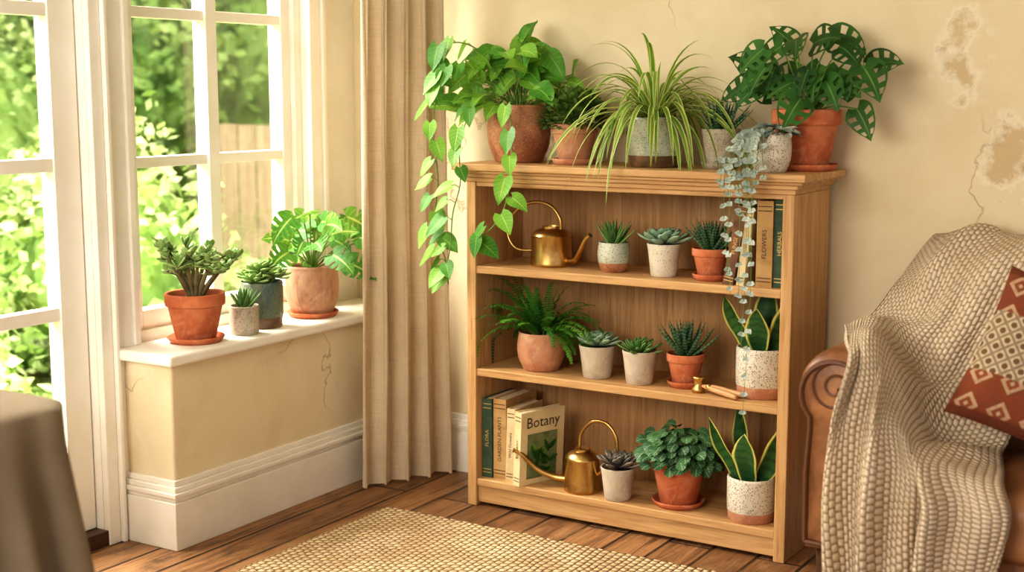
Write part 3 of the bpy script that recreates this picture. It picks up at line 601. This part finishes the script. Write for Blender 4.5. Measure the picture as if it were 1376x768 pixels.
# string of hearts
seed(30); mb=MB(); zs=pot(mb,'round',.118,.112,m_white_sp); lx,ly,lz=-1.452,3.785,1.16
for k in range(110):
    az=random.uniform(0,2*pi); el=random.uniform(.1,1.5); r=.062; p=V(cos(az)*cos(el)*r*1.15,sin(az)*cos(el)*r,zs+.01+sin(el)*.03); d,nn=dn(az,random.uniform(-.3,.5))
    leaf(mb,p,d,(V(0,-.4,1)).normalized(),.026,.024,HEART,l_hearts,.5,.1,5,.2)
for xo,ze in ((-1.53,1.08),(-1.515,.80),(-1.505,1.02),(-1.50,.78),(-1.485,1.10),(-1.47,.90),(-1.455,.44),(-1.46,1.06),(-1.445,1.12),(-1.52,1.13),(-1.43,1.14),(-1.54,.86),(-1.55,1.12),(-1.475,.66)):
    yo=3.67-random.uniform(0,.02); P=rel([(-1.46+.3*(xo+1.49),3.745,1.265),(xo*.5-.735,3.712,1.275),(xo,yo,1.20),(xo+random.uniform(-.01,.01),yo,(1.2+ze)/2),(xo+random.uniform(-.015,.015),yo,ze)])
    c=cat(P,14); tube(mb,c,.0008,m_stem,4); n=int((1.25-ze)/.025)
    for q in range(n):
        p=c[int((q+.5)/n*(len(c)-1))]; s=1.15-.35*q/n
        for sg in (-1,1):
            leaf(mb,p,V(sg*random.uniform(.5,1),random.uniform(-.6,-.1),random.uniform(-.6,.3)),V(random.uniform(-.4,.4),-1,.4).normalized(),.017*s,.018*s,HEART,l_hearts,.3,.1,4,.2)
mb.build('potted_string_of_hearts',(lx,ly,lz))
# monstera adansonii
seed(31); mb=MB(); zs=pot(mb,'rim',.205,.175,m_terra,sauc=m_terra)
AC=(-1,-.84,-.36,-.12,.12,.36,.84,1)
hole=lambda i,j:((i in (3,4) or i in (7,8) or i in (11,12)) and j in (1,5))
def adan(mb,base,tip,ld,s,m,hl=hole,L=.15,W=.125,nn=V(0,-.55,1),bend=.9):
    tube(mb,cat([base,base.lerp(tip,.5)+V(0,0,.02),tip],6),.0025,m_stem,6)
    leaf(mb,tip,ld,nn.normalized(),L*s,W*s,HEART,m,bend,.12,16,.16,hole=hl,across=AC,wav=.025)
for k in range(19):
    az=k*2.4; f=k/19; el=-.05+1.5*f+random.uniform(-.12,.12); r=random.uniform(.13,.22); tip=V(cos(az)*cos(el)*r*1.15,sin(az)*cos(el)*r*.5-.02,zs+.05+sin(el)*r*1.0)
    adan(mb,V(random.uniform(-.02,.02),random.uniform(-.02,.02),zs),tip,V(cos(az)*.9+random.uniform(-.5,.5),sin(az)*.3-.25,random.uniform(-.8,.6)),random.uniform(.65,1.0),pk(l_adan,l_adand),nn=V(random.uniform(-.7,.7),-1.1,.6),bend=.6)
for k in range(8):
    az=-pi*(.1+.8*k/7); el=random.uniform(.5,1.3); r=random.uniform(.09,.16); tip=V(cos(az)*r,sin(az)*.06-.02,zs+.05+sin(el)*r*.7)
    adan(mb,V(0,0,zs),tip,V(cos(az)*.7+random.uniform(-.5,.5),-.4,random.uniform(-.9,-.1)),random.uniform(.5,.75),pk(l_adan,l_adand,.3),nn=V(random.uniform(-.5,.5),-1.1,.7),bend=.5)
mb.build('potted_monstera_adansonii',(-1.405,3.945,1.16))
seed(32); mb=MB(); zs=pot(mb,'round',.188,.175,m_marble,sauc=m_terra)
cut=lambda i,j:(i in (4,7,10) and j in (0,1,5,6))
for k in range(28):
    az=k*2.4+.4; el=.1+1.35*(k/28)+random.uniform(-.1,.1); r=random.uniform(.11,.20); tip=V(cos(az)*cos(el)*r*.8+.02,sin(az)*cos(el)*r*1.1,zs+.03+sin(el)*r)
    adan(mb,V(0,0,zs),tip,V(cos(az)+.2,sin(az)-.1,random.uniform(-.6,.6)),random.uniform(.6,.95),pk(l_mons,l_monsd,.55),cut,L=.14,W=.105,nn=V(.8,-.9,.5),bend=.6)
mb.build('potted_monstera',(-3.09,3.66,.61))
seed(33); mb=MB(); zs=pot(mb,'rim',.188,.15,m_terra,sauc=m_terra)
for k in range(11):
    az=k*2.4; el=.6+.7*random.random(); d,_=dn(az,el); b=V(cos(az)*.012,sin(az)*.012,zs); L=random.uniform(.09,.14); p1=b+d*L*.5+V(0,0,.02); p2=b+d*L+V(0,0,.03)
    tube(mb,cat([b,p1,p2],5),lambda t_:.009-.005*t_,m_bark,8)
    for q in range(4):
        a2=az+random.uniform(-1.3,1.3); d2,_=dn(a2,random.uniform(.2,1.2)); st=p1.lerp(p2,random.uniform(.2,1)); e=st+d2*random.uniform(.03,.06); tube(mb,[st,e],.0032,m_bark,6)
        for w in range(7):
            a3=random.uniform(0,2*pi); dd,nn=dn(a3,random.uniform(-.1,1.1)); fat(mb,st.lerp(e,.4+.6*w/6),dd,nn,random.uniform(.028,.04),.022,.008,ROUND,l_jade,-.2,5,8)
mb.build('potted_jade_plant',(-3.085,3.085,.61))
seed(34); mb=MB(); zs=pot(mb,'cyl',.142,.155,m_brownglaze,m_teal)
for (cx,cy,s,h) in ((0,0,1,.05),(-.045,-.01,.8,.03),(.04,.02,.85,.035),(.01,-.045,.8,.025),(0,.045,.8,.04),(-.03,.035,.7,.05)):
    tube(mb,[V(cx*.5,cy*.5,zs),V(cx,cy,zs+h)],.005,m_stem,6); rosette(mb,zs+h,26,.065*s,.034*s,.011*s,SPOON,l_jade,0,80,-.2,(cx,cy),.45,.2)
mb.build('potted_succulent',(-3.09,3.40,.61))
# fern : arching fronds with separate narrow leaflets
seed(35); mb=MB(); zs=pot(mb,'round',.16,.128,m_terra2)
for k in range(84):
    az=random.uniform(0,2*pi) if k%4 else random.choice([random.uniform(2.6,3.7),random.uniform(-.6,.5)]); el=random.uniform(.6,1.5); L=random.uniform(.17,.29)
    if sin(az)>.25: L*=.6
    if sin(az)<-.6: el=max(el,1.0); L*=.8
    d,nn=dn(az,el); p=V(cos(az)*.02,sin(az)*.02,zs); side=d.cross(nn).normalized(); pts=[p.copy()]; n=24; B_=random.uniform(1.3,2.6); fm=pk(l_fern,l_fernd,.4)
    info=[]
    for i in range(n):
        d=(d+V(0,0,-B_/n)).normalized(); p=p+d*(L/n); pts.append(p.copy()); nn=side.cross(d).normalized(); info.append((p.copy(),d.copy(),nn.copy()))
    tube(mb,pts,lambda t_:.0014-.001*t_,m_fernstem,5)
    for i,(p,d,nn) in enumerate(info[2:]):
        f=i/(n-2); w=.025*(math.sin(min(1,f*2.6)*pi/2)*(1-f)**.6+.12)
        for sg in(-1,1): leaf(mb,p,side*sg+d*.4+nn*(.2*sin(i*1.7)),nn,w*random.uniform(.85,1.15),.0068,BLADE,fm,.5,.2,3,across=(-1,0,1))
mb.build('potted_fern',(-2.266,3.85,.475))
def snake(name,loc,D,H,sd,idx,hh,lean):
    seed(sd); mb=MB(); zs=pot(mb,'cyl',D,H,m_terra2,m_white_sp)
    for k in idx:
        az=[pi*1.05,-.1,pi*1.5,pi*.75,.5,1.6*pi,pi*.5][k]; el=1.5-lean*[.9,.75,.35,.5,.6,.2,.1][k]; d,nn=dn(az,el); L=hh*[.98,1.08,.75,1.1,.95,.6,1.0][k]
        nn=V(cos(az)*.5,-1,0.1).normalized()
        leaf(mb,V(cos(az)*.025,sin(az)*.018,zs),d,nn,L,.088*(.85+.2*random.random()),SNAKE,l_snake,-.12,.3,12,wav=.05,twist=random.uniform(-.6,.6),across=(-1,-.85,-.4,0,.4,.85,1))
    return mb.build(name,loc,solid=.003)
snake('potted_snake_plant',(-1.492,3.865,.475),.158,.15,41,(0,1,2,4,6),.20,.55); snake('potted_snake_plant',(-1.50,3.82,.095),.145,.135,42,(0,1,2,3),.225,.55)
seed(43); mb=MB(); zs=pot(mb,'rim',.176,.145,m_terra,sauc=m_terra)
for k in range(170):
    az=k*2.4; el=math.asin(min(1,-.15+1.15*k/169)); r=random.uniform(.085,.125); p=V(cos(az)*cos(el)*r*1.05,sin(az)*cos(el)*r*.8,zs+.02+sin(el)*r*.85); 
    tube(mb,[V(cos(az)*.02,sin(az)*.02,zs),p],.0013,m_stem,5); leaf(mb,p,V(cos(az)+random.uniform(-.6,.6),sin(az)+random.uniform(-.6,.3),random.uniform(-.5,.4)),(V(0,-.6,1)+V(cos(az),sin(az),0)*.4).normalized(),.037,.036,ROUND,pk(l_pep,l_pepd),.9,.15,6,.1,wav=.05)
mb.build('potted_peperomia',(-1.752,3.84,.095))
# ------------------------------------------------------------ garden
def cloud(name,blobs,n,size,m,core,sd):
    seed(sd); mb=MB()
    for (c,r) in blobs:
        c=V(*c)
        for k in range(n):
            z=random.uniform(-.6,1); a=random.uniform(0,2*pi); q=math.sqrt(1-z*z); u=V(q*cos(a),q*sin(a),z); rr_=1+.35*noise.noise(u*2.2+c)+random.uniform(-.16,.12)
            p=c+V(u.x*r[0],u.y*r[1],u.z*r[2])*rr_; d=V(random.gauss(0,1),random.gauss(0,1),random.gauss(0,.7)).normalized(); nn=(u+V(random.gauss(0,.6),random.gauss(0,.6),random.gauss(0,.6))).normalized()
            s=d.cross(nn).normalized(); L=size*random.uniform(.6,1.3)
            i=[mb.v(p),mb.v(p+d*L*.5+s*L*.3),mb.v(p+d*L),mb.v(p+d*L*.5-s*L*.3)]; mb.f(i,m)
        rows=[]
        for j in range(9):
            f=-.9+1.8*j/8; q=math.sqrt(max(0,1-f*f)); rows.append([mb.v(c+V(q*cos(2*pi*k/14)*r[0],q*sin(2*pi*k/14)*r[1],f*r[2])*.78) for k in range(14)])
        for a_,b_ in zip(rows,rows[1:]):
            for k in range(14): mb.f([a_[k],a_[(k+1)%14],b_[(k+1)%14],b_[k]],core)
    return mb.build(name,smooth=False)
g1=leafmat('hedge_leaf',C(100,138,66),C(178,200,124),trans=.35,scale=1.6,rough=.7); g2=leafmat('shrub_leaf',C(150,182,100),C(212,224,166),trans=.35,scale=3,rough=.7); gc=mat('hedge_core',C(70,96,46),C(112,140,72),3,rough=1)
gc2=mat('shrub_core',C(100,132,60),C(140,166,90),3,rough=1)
hb=[]; seed(50)
for k in range(9):
    f=k/8; hb.append(((-12+7.5*f-.4,4.2+6.5*f+.6,1.0+.4*random.random()),(1.1,1.1,1.6)))
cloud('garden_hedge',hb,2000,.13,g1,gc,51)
tb=[]
for k in range(6):
    f=k/5; tb.append(((-13+8*f,6.5+7*f+random.uniform(-.3,.3),3.6+random.uniform(-.3,.5)),(1.3,1.2,1.3)))
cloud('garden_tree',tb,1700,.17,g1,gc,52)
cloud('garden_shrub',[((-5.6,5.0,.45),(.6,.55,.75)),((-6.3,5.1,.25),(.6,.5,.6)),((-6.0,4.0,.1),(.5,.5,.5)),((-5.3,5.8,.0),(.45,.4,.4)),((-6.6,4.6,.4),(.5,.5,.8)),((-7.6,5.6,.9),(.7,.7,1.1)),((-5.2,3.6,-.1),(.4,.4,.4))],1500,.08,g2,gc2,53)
mb=MB(); fw=wood('weathered_fence_wood',2,C(176,156,128),C(150,128,100),C(108,92,70),.9); 
dd=V(3.0,2.6,0).normalized(); ang=math.atan2(dd.y,dd.x)
mb.M=Matrix.Translation((-8.0,6.0,-.2))@Matrix.Rotation(ang,4,'Z')
for k in range(12,32): mb.box(k*.125,k*.125+.118,0,.02,0,1.36+.01*sin(k*7),fw)
for z in (.3,1.2): mb.box(1.5,4,.02,.06,z,z+.08,fw)
mb.M=Matrix.Identity(4); mb.build('garden_fence',smooth=False)
mb=MB(); mb.box(-22,LX-.3,-8,20,-.25,-.2,mat('lawn_grass',C(120,156,72),C(150,180,96),6,rough=1,bump=.5,bscale=80)); mb.build('ground_lawn',smooth=False)
# ------------------------------------------------------------ light
w=bpy.data.worlds.new('World'); sc.world=w; w.use_nodes=True; bg=w.node_tree.nodes['Background']; bg.inputs[0].default_value=(1,.97,.92,1); bg.inputs[1].default_value=.98
s=bpy.data.lights.new('sun','SUN'); s.energy=5.5; s.angle=radians(6); s.color=(1,.95,.86); so=bpy.data.objects.new('sun',s); sc.collection.objects.link(so); so.rotation_euler=V(-.42,.32,-.85).to_track_quat('-Z','Y').to_euler()
def area(name,loc,tgt,sx,sy,p,col):
    l=bpy.data.lights.new(name,'AREA'); l.shape='RECTANGLE'; l.size=sx; l.size_y=sy; l.energy=p; l.color=col; o=bpy.data.objects.new(name,l); sc.collection.objects.link(o); o.location=loc
    o.rotation_euler=(V(*tgt)-V(*loc)).to_track_quat('-Z','Y').to_euler()
area('window_daylight',(-4.6,2.6,3.2),(-2.0,3.2,.6),2.4,1.6,800,(1,.95,.84))
area('room_fill',(-2.1,-.8,2.1),(-1.9,3.9,.7),2.1,1.6,112,(1,.94,.83))  # added soft fill behind the camera, acting as unseen windows
